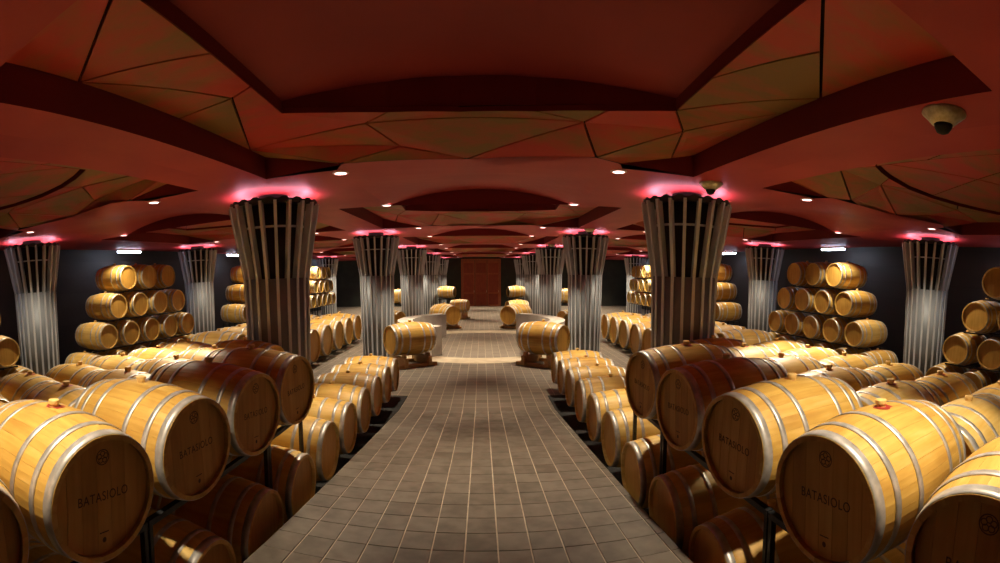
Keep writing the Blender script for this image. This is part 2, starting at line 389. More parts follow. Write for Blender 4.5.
for mir in (0, 1):
    for k, nm in enumerate(ALLP):
        bm = bmesh.new(); add_panel(bm, nm, mir); bmesh.ops.triangulate(bm, faces=[f for f in bm.faces if len(f.verts) > 4])
        bmesh.ops.recalc_face_normals(bm, faces=bm.faces); scale_about_eye(bm); pm[mir, k] = mesh_of('ceiling_panel', bm, 'facet')
def quad(bm, *p): return bm.faces.new([bm.verts.new(q) for q in p])
# soffit of one bay: beams, arched cross beam
def soffit_mesh():
    bm = bmesh.new(); H = BX / 2; y0, y1 = 0.95, 0.95 + BAY
    for s in (-1, 1):
        xa, xb = sorted((s * 1.75, s * H)); quad(bm, (xa, y0, ZS), (xb, y0, ZS), (xb, y1, ZS), (xa, y1, ZS))
        xa, xb = sorted((s * 1.12, s * 1.75)); quad(bm, (xa, 3.6, ZS), (xb, 3.6, ZS), (xb, y1, ZS), (xa, y1, ZS))
    nx, ny = 16, 8; g = []
    for j in range(ny + 1):
        row = []
        for i in range(nx + 1):
            x = -1.12 + 2.24 * i / nx; t = j / ny; yy = 3.76 + (y1 - 3.76) * t
            row.append(bm.verts.new((x, yy, ZS + 0.165 * (1 - (x / 1.12) ** 2) * (t * t * (3 - 2 * t)))))
        g.append(row)
    for j in range(ny):
        for i in range(nx): bm.faces.new((g[j][i], g[j][i + 1], g[j + 1][i + 1], g[j + 1][i]))
    # zigzag strip between panels and cross beam
    zz = [(-1.12, 3.6), P['k'][:2], P['l'][:2], P['t'][:2], P['r'][:2], P['u'][:2], (1.12, 3.6), (1.12, 3.76), (-1.12, 3.76)]
    bm.faces.new([bm.verts.new((x, yy, ZS)) for x, yy in zz])
    tri = [f for f in bm.faces if len(f.verts) > 4]; bmesh.ops.triangulate(bm, faces=tri)
    scale_about_eye(bm); return mesh_of('soffit', bm, 'soffit')
def reveal_mesh(base, peak):
    bm = bmesh.new(); y1 = 0.95 + BAY
    for s in (-1, 1):
        x = s * 1.752
        quad(bm, (x, .95, ZS), (x, 3.6, ZS), (x, 3.6, ZP + .03), (x, .95, ZP + .03))
        quad(bm, (x, 3.6, ZS), (s * 1.05, 3.45, ZS), (s * 1.05, 3.45, ZS + .02), (x, 3.6, ZP + .03))
    quad(bm, (-1.75, .948, ZS), (1.75, .948, ZS), (1.75, .948, ZP + .03), (-1.75, .948, ZP + .03))
    def arch(x, w_): return ZP + base + peak * (1 - (x / w_) ** 2)
    w_ = ex(CY2); vx = [P[q] for q in ('CL', 'ea', 'i', 'e0', 's2', 's3', 'eb', 'CR')]
    for a, b in zip(vx[:-1], vx[1:]):            # far lunette, side reveals
        for k in range(3):
            pa, pb = Vector(a).lerp(Vector(b), k / 3), Vector(a).lerp(Vector(b), (k + 1) / 3)
            quad(bm, (pa.x, pa.y + .003, ZP), (pb.x, pb.y + .003, ZP), (pb.x, pb.y + .003, arch(pb.x, w_)), (pa.x, pa.y + .003, arch(pa.x, w_)))
    w_ = ex(.95)
    for k in range(12):
        xa, xb = -w_ + w_ * k / 6, -w_ + w_ * (k + 1) / 6
        quad(bm, (xa, .95, ZP), (xb, .95, ZP), (xb, .95, arch(xb, w_)), (xa, .95, arch(xa, w_)))
    for s in (-1, 1):
        quad(bm, (s * ex(.95), .95, ZP), (s * ex(CY2), CY2, ZP), (s * ex(CY2), CY2, ZP + base + .002), (s * ex(.95), .95, ZP + base + .002))
    scale_about_eye(bm); return mesh_of('reveal', bm, 'reveal')
def coffer_mesh(base, peak):
    bm = bmesh.new(); n, ny = 24, 4; g = []
    for j in range(ny + 1):
        tt = j / ny; w_ = ex(.95 + (CY2 - .95) * tt)
        g.append([bm.verts.new((-w_ + 2 * w_ * i / n, .95 + ((cy(ex(CY2) * (-1 + 2 * i / n)) + .006) - .95) * tt, ZP + base + peak * (1 - (-1 + 2 * i / n) ** 2))) for i in range(n + 1)])
    for j in range(ny):
        for i in range(n): bm.faces.new((g[j][i], g[j][i + 1], g[j + 1][i + 1], g[j + 1][i]))
    scale_about_eye(bm); return mesh_of('coffer_vault', bm, 'coffer' if peak else 'joint', True)
def backing_mesh():
    bm = bmesh.new(); z = ZP + .035              # dark surface seen through the open joints, follows the panels
    pts = {}
    def V(n): 
        if n not in pts: p = P[n]; pts[n] = bm.verts.new((p[0], p[1], p[2] + .034))
        return pts[n]
    for nm in PANELS:
        for q in tessellate_polygon([[Vector((P[a][0], P[a][1], 0)) for a in nm]]): bm.faces.new([V(nm[i]) for i in q])
    scale_about_eye(bm); return mesh_of('joint_backing', bm, 'joint')
sm, bk = soffit_mesh(), backing_mesh()
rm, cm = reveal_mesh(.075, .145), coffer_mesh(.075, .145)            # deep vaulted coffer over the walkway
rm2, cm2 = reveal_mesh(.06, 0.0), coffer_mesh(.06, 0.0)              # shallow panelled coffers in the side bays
NB = 5
for nb in range(NB):
    for ci in (-1, 0, 1):
        off = (ci * BXM, nb * BAYM, 0); mir = 0 if (nb + ci) % 2 == 0 else 1
        if nb == 0 and ci == 0: mir = 0
        link('ceiling_soffit', sm, ceiling, off)
        msc = (-1 if mir else 1, 1, 1)
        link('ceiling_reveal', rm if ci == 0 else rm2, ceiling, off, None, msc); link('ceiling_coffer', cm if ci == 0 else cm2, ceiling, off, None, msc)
        link('ceiling_backing', bk, ceiling, off, None, (-1 if mir else 1, 1, 1))
        if nb < 3:
            for k in range(len(PANELS if ci == 0 else ALLP)): link('ceiling_panel', pm[mir, k], ceiling, off)
        else:
            bm = bmesh.new()
            for k, nm in enumerate(PANELS if ci == 0 else ALLP): add_panel(bm, nm, mir)
            bmesh.ops.triangulate(bm, faces=[f for f in bm.faces if len(f.verts) > 4])
            bmesh.ops.recalc_face_normals(bm, faces=bm.faces)
            scale_about_eye(bm); o = mesh_obj('ceiling_panel_field', bm, 'facet', ceiling); o.location = off; tag(o, kind='stuff')
bm = bmesh.new()                                  # side margins, strip behind the camera, strip at the far end
XM = 10.85; X3 = 1.5 * BXM
for s_ in (-1, 1):
    box(bm, (s_ * (XM + X3) / 2, (YEND + YBACK) / 2, ZC + .08), (XM - X3, YEND - YBACK, .16))
ya, ye = .95 * KC, .95 * KC + NB * BAYM
box(bm, (0, (ya + YBACK) / 2, ZC + .08), (2 * X3, ya - YBACK, .16))
if YEND > ye: box(bm, (0, (ye + YEND) / 2, ZC + .08), (2 * X3, YEND - ye, .16))
mesh_obj('ceiling_margin', bm, 'soffit', ceiling)
bm = bmesh.new(); box(bm, (0, (YEND + YBACK) / 2, ZT + .1), (2 * XW + .4, YEND - YBACK + .4, .2)); mesh_obj('ceiling_slab', bm, 'black', ceiling)

# ------------------------------------------------------------------ columns of flared steel tubes
Y0 = 6.345
ZSEAM, ZTOP = 2.357, 3.42
R0, R1, R2 = 0.405, 0.45, 0.63
def tube_mesh():
    bm = bmesh.new(); wd, dp = 0.042, 0.10
    prof = [(R0, 0.02), (R1, ZSEAM), (R2, ZTOP)]
    rows = []
    for r, z in prof:
        rows.append([bm.verts.new((r + a * dp / 2, b * wd / 2, z)) for a, b in ((1, -1), (1, 1), (-1, 1), (-1, -1))])
    for k in range(2):
        for i in range(4): bm.faces.new((rows[k][i], rows[k][(i + 1) % 4], rows[k + 1][(i + 1) % 4], rows[k + 1][i]))
    bm.faces.new(rows[0][::-1]); bm.faces.new(rows[-1])
    return mesh_of('tube', bm, 'tube')
def lathe_mesh(name, prof, mat, n=32, smooth=True, close=False):
    bm = bmesh.new(); lathe(bm, prof, n, close=close); bmesh.ops.recalc_face_normals(bm, faces=bm.faces); return mesh_of(name, bm, mat, smooth)
t_me = tube_mesh()
sh_me = lathe_mesh('sheath', [(R0 + .036, .02), (R1 + .036, ZSEAM - .002)], 'sheath')
core_me = lathe_mesh('core', [(.36, ZSEAM - .1), (.37, ZSEAM), (.47, ZTOP - .02), (.22, ZTOP + .01), (.22, ZC)], 'black', 24)
foot_me = lathe_mesh('base_ring', [(R0 + .09, 0.0), (R0 + .09, .03), (R0 - .03, .035), (R0 - .03, 0)], 'sheath', 32, False, True)
RT = R1 + (R2 - R1) * (3.08 - ZSEAM) / (ZTOP - ZSEAM)
band_me = lathe_mesh('tie_ring', [(RT - .075, 3.07), (RT - .056, 3.07), (RT - .056, 3.10), (RT - .075, 3.10)], 'tube', 32, False, True)
bm = bmesh.new(); lathe(bm, [(.42, 3.40), (R2 + .005, 3.40), (R2 + .02, 3.45), (R2 + .0, 3.45), (R2 - .02, 3.425), (.42, 3.425)], 80, close=True)
for q in bm.verts:
    if q.co.z > 3.44 and int((math.atan2(q.co.y, q.co.x) + PI) / (2 * PI) * 80 + .5) % 4 in (0, 1): q.co.z += .025
bmesh.ops.recalc_face_normals(bm, faces=bm.faces); crown_me = mesh_of('crown', bm, 'black')
led_me = lathe_mesh('led_ring', [(.46, 3.427), (R2 - .06, 3.427), (R2 - .06, 3.437), (.46, 3.437)], 'pink', 32, False, True)
NT = 20
ORD = ['nearest', 'second', 'third', 'fourth', 'fifth', 'sixth']
def column(x, y, label):
    t = thing('tube_column', label, 'column', (x, y, 0), 0, 'flared steel tube columns')
    link('core', core_me, t); link('sheath', sh_me, t); link('base_ring', foot_me, t); link('tie_ring', band_me, t)
    cr = link('crown', crown_me, t); link('led_ring', led_me, cr)
    for k in range(NT): link('tube', t_me, t, None, (0, 0, 2 * PI * (k + .5) / NT))
for k in range(5):
    for s, sd in ((-1, 'left'), (1, 'right')):
        column(s * 2.98, Y0 + BAYM * k - (.2 if k == 4 else 0), 'grey flared tube column, %s on the %s of the central walkway' % (ORD[k], sd))
        if k < 4: column(s * 9.1, Y0 + BAYM * k, 'grey flared tube column, %s in the outer row beside the %s wall' % (ORD[k], sd))

# ------------------------------------------------------------------ ceiling downlights with their lamps
tr_me = lathe_mesh('trim', [(.071, ZC - .012), (.096, ZC - .007), (.100, ZC + .002), (.071, ZC + .002)], 'white_metal', 20, False, True)
ln_me = lathe_mesh('lens', [(.070, ZC - .010), (.070, ZC - .003)], 'lens', 20, False)
def downlight(x, y, label, tgt=None, power=1.0, size=1.0, blend=0.6):
    t = thing('downlight', label, 'lamp', (x, y, 0), 0, 'recessed ceiling downlights')
    link('trim', tr_me, t); link('lens', ln_me, t)
    if tgt is None or power <= 0: return
    ld = bpy.data.lights.new('downlight_beam', 'SPOT'); ld.energy = SPOT_W * power; ld.color = (1.0, 0.83, 0.60)
    ld.spot_size = size; ld.spot_blend = blend; ld.shadow_soft_size = 0.05
    o = bpy.data.objects.new('downlight_beam', ld); COL.objects.link(o); o.parent = t
    o.location = (0, 0, ZC - .03)
    d = Vector(tgt) - Vector((x, y, ZC - .03)); o.rotation_euler = d.to_track_quat('-Z', 'Y').to_euler()
SIDE = {-1: 'left', 0: 'central', 1: 'right'}
RW = ['first', 'second', 'third', 'fourth', 'fifth', 'sixth', 'seventh', 'eighth', 'ninth', 'tenth']
for row in range(10):
    nb, fr = divmod(row, 2)
    yy = ((0.80 if row == 0 else 0.88) if fr == 0 else 3.70) * KC + nb * BAYM
    for ci in (-1, 0, 1):
        for s_ in (-1, 1):
            x = ci * BXM + s_ * 1.12 * KC
            lab = 'small recessed ceiling spotlight, %s row from the camera, %s lamp of the %s bay' % (RW[row], 'left' if s_ < 0 else 'right', SIDE[ci])
            pw, sz, bl, tg, yl = 1.0, 1.40, .75, (x, yy + .05, 0), yy
            if ci != 0: sz = 1.9
            if row == 0 and ci == 0: x, yl, tg, sz, bl, pw = s_ * 1.8, .8, (s_ * 1.95, 1.32, 1.7), 1.05, .45, .9
            if row == 0 and ci != 0: sz, pw = 1.1, .45
            if abs(x) > 7: pw = .7
            if row == 1 and 3 < abs(x) < 5: tg, pw, sz, bl = (x - .2 * ci, 3.93, 1.54), 1.9, 1.34, .4
            if row == 1 and ci == 0: tg, sz = (x * .62, 4.6, 0), 1.32
            if row in (3, 4) and ci == 0: pw, sz = (1.35, 1.9)[row - 3], (1.4, 1.6)[row - 3]
            if row >= 6: pw = 1.7
            downlight(x, yl, lab, tg, pw, sz, bl)

# cool tubes washing the side walls
for k in range(5):
    for s, sd in ((-1, 'left'), (1, 'right')):
        yy = 4.5 + BAYM * k
        t = thing('wall_washer', 'cool white tube lamp above the %s wall, %s from the camera' % (sd, ORD[k]), 'lamp', (s * 10.55, yy, ZC - .10), 0, 'wall washer lamps')
        bm = bmesh.new(); box(bm, (0, 0, .07), (.18, 1.06, .06)); mesh_obj('housing', bm, 'white_metal', t)
        bm = bmesh.new(); box(bm, (0, 0, .015), (.13, 1.0, .05)); mesh_obj('tube_lamp', bm, 'cool', t)

# ceiling domes (brass cameras) under the beams
d1 = lathe_mesh('flange', [(.15, ZC), (.155, ZC - .016), (.115, ZC - .05), (.08, ZC - .085)], 'brass', 24)
d2 = lathe_mesh('dome', [(.065, ZC - .085), (.06, ZC - .11), (.042, ZC - .138), (.013, ZC - .15)], 'black', 20)
for k, (x, yy) in enumerate([(2.70, 1.83), (2.86, 5.37), (2.86, 5.37 + BAYM), (2.86, 5.37 + 2 * BAYM)]):
    t = thing('ceiling_dome', 'brass dome fixture with a dark lens, %s along the right ceiling beam' % ORD[k], 'dome camera', (x, yy, 0), 0, 'brass ceiling domes')
    link('flange', d1, t); link('dome', d2, t)

# ------------------------------------------------------------------ barrels
RBEL, RHD, LEN = 0.345, 0.292, 0.95
HL = LEN / 2
def br(x): return RBEL - (RBEL - RHD) * (abs(x) / HL) ** 2
NST = 26
def body_mesh():
    bm = bmesh.new(); n = NST * 2
    prof = [(RHD - .022, -HL + .035), (RHD - .022, -HL), (RHD, -HL)] + [(br(x), x) for x in [-HL * .8, -HL * .55, -HL * .28, 0, HL * .28, HL * .55, HL * .8]] + [(RHD, HL), (RHD - .022, HL), (RHD - .022, HL - .035)]
    lathe(bm, prof, n, 'x'); bmesh.ops.recalc_face_normals(bm, faces=bm.faces); me = mesh_of('body', bm, 'oak', True)
    for p in me.polygons: p.use_smooth = p.normal.x ** 2 < .5
    return me
def body_low_mesh():
    bm = bmesh.new(); prof = [(RHD - .022, -HL + .03), (RHD - .02, -HL), (RHD, -HL)] + [(br(x), x) for x in [-HL * .6, 0, HL * .6]] + [(RHD, HL), (RHD - .022, HL), (RHD - .022, HL - .03)]
    lathe(bm, prof, 24, 'x'); bmesh.ops.recalc_face_normals(bm, faces=bm.faces); me = mesh_of('body', bm, 'oak', True)
    for p in me.polygons: p.use_smooth = p.normal.x ** 2 < .5
    return me
def stave_mesh():
    bm = bmesh.new(); da = 2 * PI / NST * 0.5 - 0.0016; xs_ = [-HL, -HL * .82, -HL * .6, -HL * .3, 0, HL * .3, HL * .6, HL * .82, HL]
    top, bot = [], []
    for x in xs_:
        r = br(x); top.append([bm.verts.new((x, r * math.sin(a), r * math.cos(a) - (.0006 if abs(a) > .05 else 0))) for a in (-da, 0, da)])
        rr = r - .024; bot.append([bm.verts.new((x, rr * math.sin(a), rr * math.cos(a))) for a in (-da, da)])
    for k in range(len(xs_) - 1):
        for i in range(2): bm.faces.new((top[k][i], top[k + 1][i], top[k + 1][i + 1], top[k][i + 1]))
        bm.faces.new((bot[k][0], bot[k][1], bot[k + 1][1], bot[k + 1][0]))
        bm.faces.new((top[k][0], bot[k][0], bot[k + 1][0], top[k + 1][0])); bm.faces.new((top[k][2], top[k + 1][2], bot[k + 1][1], bot[k][1]))
    for k in (0, -1):
        bm.faces.new((top[k][0], top[k][1], top[k][2], bot[k][1], bot[k][0]))
    bmesh.ops.recalc_face_normals(bm, faces=bm.faces)
    return mesh_of('stave', bm, 'stave')
def hoop_ring(bm, xc, wd, seg):
    xa, xb = xc - wd / 2, xc + wd / 2; t = .0035
    lathe(bm, [(br(xa) - .004, xa), (br(xa) + t, xa), (br(xb) + t, xb), (br(xb) - .004, xb)], seg, 'x', True)
HOOPS = [(s * x, wd) for s in (-1, 1) for x, wd in ((.446, .052), (.335, .036), (.165, .036))]
def hoop_mesh(x, wd, seg):
    bm = bmesh.new(); hoop_ring(bm, x, wd, seg)
    # rivet pair
    bmesh.ops.recalc_face_normals(bm, faces=bm.faces); me = mesh_of('hoop', bm, 'hoop', True)
    for p in me.polygons: p.use_smooth = abs(p.normal.x) < .7
    return me
def disc_mesh(x, mat='head'):
    bm = bmesh.new(); n = 32; r = RHD - .022; s = 1 if x > 0 else -1
    a = [bm.verts.new((x, r * math.cos(2 * PI * i / n), r * math.sin(2 * PI * i / n))) for i in range(n)]
    b = [bm.verts.new((x - s * .015, r * math.cos(2 * PI * i / n), r * math.sin(2 * PI * i / n))) for i in range(n)]
    bm.faces.new(a); bm.faces.new(b[::-1])
    for i in range(n): bm.faces.new((a[i], b[i], b[(i + 1) % n], a[(i + 1) % n]))
    bmesh.ops.recalc_face_normals(bm, faces=bm.faces)
    return mesh_of('head', bm, mat)
HX = HL - .03
def plank_meshes():
    """vertical boards of the front head, each a clipped strip of the disc"""
    out = []; r = RHD - .024; edges = [-r, -.2, -.118, -.035, .045, .13, .205, r]
    for a, b in zip(edges[:-1], edges[1:]):
        a2, b2 = a + .0008, b - .0008; bm = bmesh.new(); n = 6; up_, dn = [], []
        for i in range(n + 1):
            y = a2 + (b2 - a2) * i / n; z = math.sqrt(max(0, r * r - y * y)); up_.append((y, z)); dn.append((y, -z))
        loop = dn + up_[::-1]
        cl = []
        for q in loop:
            if not cl or (abs(q[0] - cl[-1][0]) + abs(q[1] - cl[-1][1])) > 1e-4: cl.append(q)
        if abs(cl[0][0] - cl[-1][0]) + abs(cl[0][1] - cl[-1][1]) < 1e-4: cl.pop()
        f = [bm.verts.new((HX + .004, y, z)) for y, z in cl]; g = [bm.verts.new((HX, y, z)) for y, z in cl]
        bm.faces.new(f); bm.faces.new(g[::-1])
        for i in range(len(f)): bm.faces.new((f[i], g[i], g[(i + 1) % len(f)], f[(i + 1) % len(f)]))
        bmesh.ops.recalc_face_normals(bm, faces=bm.faces); out.append(mesh_of('head_plank', bm, 'head'))
    return out
def text_mesh(txt, size, sx, zc, mat='ink'):
    cu = bpy.data.curves.new('t', 'FONT'); cu.body = txt; cu.size = size; cu.align_x = 'CENTER'; cu.align_y = 'CENTER'; cu.extrude = 0.0006; cu.space_character = 1.12
    o = bpy.data.objects.new('t', cu); COL.objects.link(o)
    me = bpy.data.meshes.new_from_object(o.evaluated_get(bpy.context.evaluated_depsgraph_get()))
    bpy.data.objects.remove(o); bpy.data.curves.remove(cu)
    for q in me.vertices:
        x, yv, z = q.co; q.co = (HX + .0050 + z, x * sx, yv + zc)
    me.materials.clear(); me.materials.append(M[mat]); me.name = 'lettering'; return me
def emblem_mesh():
    bm = bmesh.new(); x = HX + .0046
    def ring(cy, cz, ro, ri, n=20):
        a = [bm.verts.new((x, cy + ro * math.cos(2 * PI * i / n), cz + ro * math.sin(2 * PI * i / n))) for i in range(n)]
        b = [bm.verts.new((x, cy + ri * math.cos(2 * PI * i / n), cz + ri * math.sin(2 * PI * i / n))) for i in range(n)]
        for i in range(n): bm.faces.new((a[i], a[(i + 1) % n], b[(i + 1) % n], b[i]))
    zc = .185
    ring(0, zc, .038, .033)
    for k in range(5):
        an = PI / 2 + 2 * PI * k / 5; ring(.019 * math.cos(an), zc + .017 * math.sin(an), .014, .0095, 12)
    ring(0, zc, .008, .0, 8) if False else None
    return mesh_of('emblem', bm, 'ink')
def mark_mesh():
    bm = bmesh.new(); x = HX + .0048; zc = -.205
    n = 14
    bm.faces.new([bm.verts.new((x, .011 * math.cos(2 * PI * i / n), zc + .013 * math.sin(2 * PI * i / n))) for i in range(n)])
    for k, wd in enumerate((.052,)): quad(bm, (x, -wd / 2, zc + .033), (x, wd / 2, zc + .033), (x, wd / 2, zc + .039), (x, -wd / 2, zc + .039))
    return mesh_of('tap_mark', bm, 'ink')
BD, BL, SV = body_mesh(), body_low_mesh(), stave_mesh()
HP = [hoop_mesh(x, wd, 48) for x, wd in HOOPS]; HPL = [hoop_mesh(x, wd, 24) for x, wd in HOOPS]
bm = bmesh.new()
for x, wd in HOOPS: hoop_ring(bm, x, wd, 20)
bmesh.ops.recalc_face_normals(bm, faces=bm.faces); HSET = mesh_of('hoop_set', bm, 'hoop', True)
HDF, HDB = disc_mesh(HX), disc_mesh(-HX)
PLK = plank_meshes(); TXT = text_mesh('BATASIOLO', .062, .80, .0); EMB = emblem_mesh(); MRK = mark_mesh()
bm = bmesh.new(); lathe(bm, [(.026, RBEL - .006), (.026, RBEL + .014), (.031, RBEL + .016), (.031, RBEL + .034), (.027, RBEL + .038)], 16); BNG = mesh_of('bung', bm, 'bung', False)
def stain_mesh():
    bm = bmesh.new(); n = 18; ra = random.Random(3); vv = []
    for i in range(n):
        a = 2 * PI * i / n; r = .040 + .018 * ra.random()
        x, yv = r * math.cos(a) * 1.1, r * math.sin(a) * 1.0 + .012
        vv.append(bm.verts.new((x, yv, math.sqrt((br(x) + .0012) ** 2 - yv * yv))))
    c = bm.verts.new((0, .012, RBEL + .0012))
    for i in range(n): bm.faces.new((c, vv[i], vv[(i + 1) % n]))
    bmesh.ops.recalc_face_normals(bm, faces=bm.faces)
    return mesh_of('wine_stain', bm, 'stain')
STN = stain_mesh()
def barrel(x, y, zc, rotz, label, group, lod=2, scale=1.0, roll=0.0, stain=False, bung=True):
    """x, y: plan centre of the barrel; zc: height of its axis; rotz turns the front head from +x"""
    t = thing('barrel', label, 'barrel', (x, y, zc - RBEL * scale), rotz, group, scale)
    L = (0, 0, RBEL); Rr = (roll, 0, 0)
    if lod == 3:
        for k in range(NST): link('stave', SV, t, L, (roll + 2 * PI * k / NST, 0, 0))
        for me in HP: link('hoop', me, t, L, Rr)
        h = link('head', HDF, t, L, Rr); link('back_head', HDB, t, L, Rr)
        for me in PLK: link('head_plank', me, h)
        link('lettering', TXT, h); link('emblem', EMB, h); link('tap_mark', MRK, h)
    elif lod == 2:
        link('body', BD, t, L, Rr)
        for me in HPL: link('hoop', me, t, L, Rr)
        link('head', HDF, t, L, Rr)
    else:
        link('body', BL, t, L, Rr); link('hoop_set', HSET, t, L, Rr); link('head', HDF, t, L, Rr)
    if bung: link('bung', BNG, t, L, Rr)
    if stain: link('wine_stain', STN, t, L, Rr)
    return t

def rack(name_label, hx, side, ys, zs, feet_z=0.0, grp='black steel barrel racks', depth=(.25, .72), half=.372, rot=0.0):
    """steel rack under the barrels at ys (two or one); hx: |x| of the head plane; zs: axis heights of the tiers it carries"""
    y0_, y1_ = min(ys) - half, max(ys) + half
    t = thing('barrel_rack', name_label, 'rack', (side * (hx + .48), (y0_ + y1_) / 2, 0), rot, grp)
    cx_, cy_ = side * (hx + .48), (y0_ + y1_) / 2
    xr = [side * (hx + d) - cx_ for d in depth]
    ztop = max(zs) - br(.17) - .007
    for yy in (y0_ + .018, y1_ - .018):
        for xx in xr:
            bm = bmesh.new(); box(bm, (xx, yy - cy_, ztop / 2), (.035, .03, ztop)); mesh_obj('post', bm, 'rack', t)
    for z in zs:
        zr = z - br(.17) - .024
        for xx in xr:
            bm = bmesh.new(); box(bm, (xx, 0, zr), (.04, y1_ - y0_ - .002, .036)); mesh_obj('rail', bm, 'rack', t)
    if len(zs) > 1:
        for xx in xr:
            bm = bmesh.new(); box(bm, (xx, 0, zs[0] + RBEL + .035), (.035, y1_ - y0_ - .066, .035)); mesh_obj('stacking_rail', bm, 'rack', t)
    for yy in (y0_ + .018, y1_ - .018):
        bm = bmesh.new(); box(bm, (0, yy - cy_, .09 if zs[0] < .8 else .155), (xr[1] * 2 if False else abs(xr[1] - xr[0]) - .036, .03, .035)); o = mesh_obj('cross_bar', bm, 'rack', t)
        o.location.x = (xr[0] + xr[1]) / 2
    return t

# --- front rows beside the sloping walkway
ZU, ZL = 2.35 - .971, 2.35 - 1.812
nth = ['nearest', 'second', 'third', 'fourth', 'fifth', 'sixth', 'seventh', 'eighth', 'ninth', 'tenth', 'eleventh']
for side, sd, hx, yb, PB, ylo in ((-1, 'left', 1.537, 1.402, .751, 4.46), (1, 'right', 1.40, 1.46, .793, 4.83)):
    yaw = (-.13 if side < 0 else PI + .13)
    for k in range(-1, 4):
        yy = yb + PB * k
        ca_, sa_ = abs(math.cos(yaw)), math.sin(.13)
        barrel(side * (hx + HL * ca_), yy + HL * sa_, ZU, yaw, 'oak barrel on the upper front rack, %s of five along the %s walkway edge' % (nth[k + 1], sd), 'upper front barrels', 3, stain=(k in (0, 3)), roll=.05 * side * (-1) ** k)
    for j in range(-4, 6):
        yy = ylo + PB * j
        nm = ('oak barrel on the floor tier below the upper rack, %s of four, %s side' % (nth[j + 4], sd)) if j < 0 else ('oak barrel in the single low row, %s of six, %s walkway edge' % (nth[j], sd))
        barrel(side * (hx + HL), yy, ZL if j >= 0 else ZL - .07, 0 if side < 0 else PI, nm, 'low front barrels', 2)
    ru = [yb + PB * k for k in range(-1, 4)]
    rl = [ylo + PB * j for j in range(-4, 6)]
    for q, (a, b) in enumerate(((0, 2), (2, 4), (4, 5))):
        rack('tall black rack under the %s upper front barrels, %s side' % (('nearest pair of', 'middle pair of', 'farthest of the')[q], sd), hx, side, [(yy + (.06 if side < 0 else .20)) for yy in ru[a:b]], [ZU], depth=(.17, .80), half=PB / 2 - .004)
    for q in range(5):
        rack('low black rack, %s of five under the floor-level front row, %s side' % (nth[q], sd), hx + .03, side, rl[2 * q:2 * q + 2], [ZL if q > 1 else ZL - .07], depth=(.27, .64), half=PB / 2 - .004)
    # rows behind: second and third barrel in depth
    for row, xb_, ys0, p_, zt, cnt in ((0, 3.03, 1.62 if side < 0 else 1.64, .752, 1.553, 6), (1, 4.06, 2.0 if side < 0 else 1.87, .70, 1.487, 6)):
        zc = zt - RBEL
        ys_ = [ys0 + p_ * k for k in range(cnt)]
        for k, yy in enumerate(ys_):
            barrel(side * (xb_ + (0 if side < 0 else -.03)), yy, zc, yaw, 'lit oak barrel, %s row behind the %s front rack, %s from the camera' % (('second', 'third')[row], sd, nth[k]), 'barrels behind the front racks', 2, stain=(k % 3 == 1))
        for q in range(cnt // 2):
            rack('black rack of the %s row behind the %s front barrels, %s pair' % (('second', 'third')[row], sd, nth[q]), xb_ - HL + (0 if side < 0 else -.03), side, ys_[2 * q:2 * q + 2], [zc], half=p_ / 2 - .002)
    for k in range(4):
        barrel(side * 3.03, (1.62 if side < 0 else 1.64) + .752 * k, ZL - .13, 0 if side < 0 else PI, 'oak barrel on the floor under the second row rack, %s on the %s side' % (nth[k], sd), 'floor barrels under the second row', 1)

# --- pyramids of barrels against the side walls
tiers = [(.48, 6), (1.18, 5), (1.88, 4), (2.58, 3)]
tn = ['bottom', 'second', 'third', 'top']
for sk in range(4):
    yc = (3.2, 9.25, 16.0, 22.7)[sk]
    for side, sd in ((-1, 'left'), (1, 'right')):
        for ti, (z, cnt) in enumerate(tiers):
            for q in range(cnt):
                yy = yc + (q - (cnt - 1) / 2) * .80
                if sk >= 2 and ti == 0: continue
                barrel(side * (8.0 + HL), yy, z, (0 if side < 0 else PI), 'oak barrel, %s wall, %s stack, %s tier, %s from the camera' % (sd, ORD[sk], tn[ti], nth[q]), 'barrels stacked along the walls', 2 if sk < 2 else 1, bung=sk < 2)
        t = thing('stack_rack', 'dark steel frame carrying the %s barrel stack along the %s wall' % (ORD[sk], sd), 'rack', (side * 8.475, yc, 0), 0, 'wall stack racks')
        for ti, (z, cnt) in enumerate(tiers):
            for dx in (-.24, .24):
                bm = bmesh.new(); box(bm, (dx, 0, z - .350), (.05, cnt * .8 - .1, .030)); mesh_obj('rail', bm, 'rack', t)
            for py in (-1, 1):
                bm = bmesh.new(); bar(bm, (-side * .26, py * (cnt - 1) * .4, z - .374), (side * .53, py * (cnt - 1) * .4, z - .374), .03, .018)
                mesh_obj('arm', bm, 'rack', t)
        for py in (-1, 1):
            for cnt, zt in ((6, .48), (5, 1.18), (4, 1.88), (3, 2.58)):
                bm = bmesh.new(); box(bm, (side * .53, py * (cnt - 1) * .4, (zt - .36) / 2), (.05, .05, zt - .36)); mesh_obj('post', bm, 'rack', t)

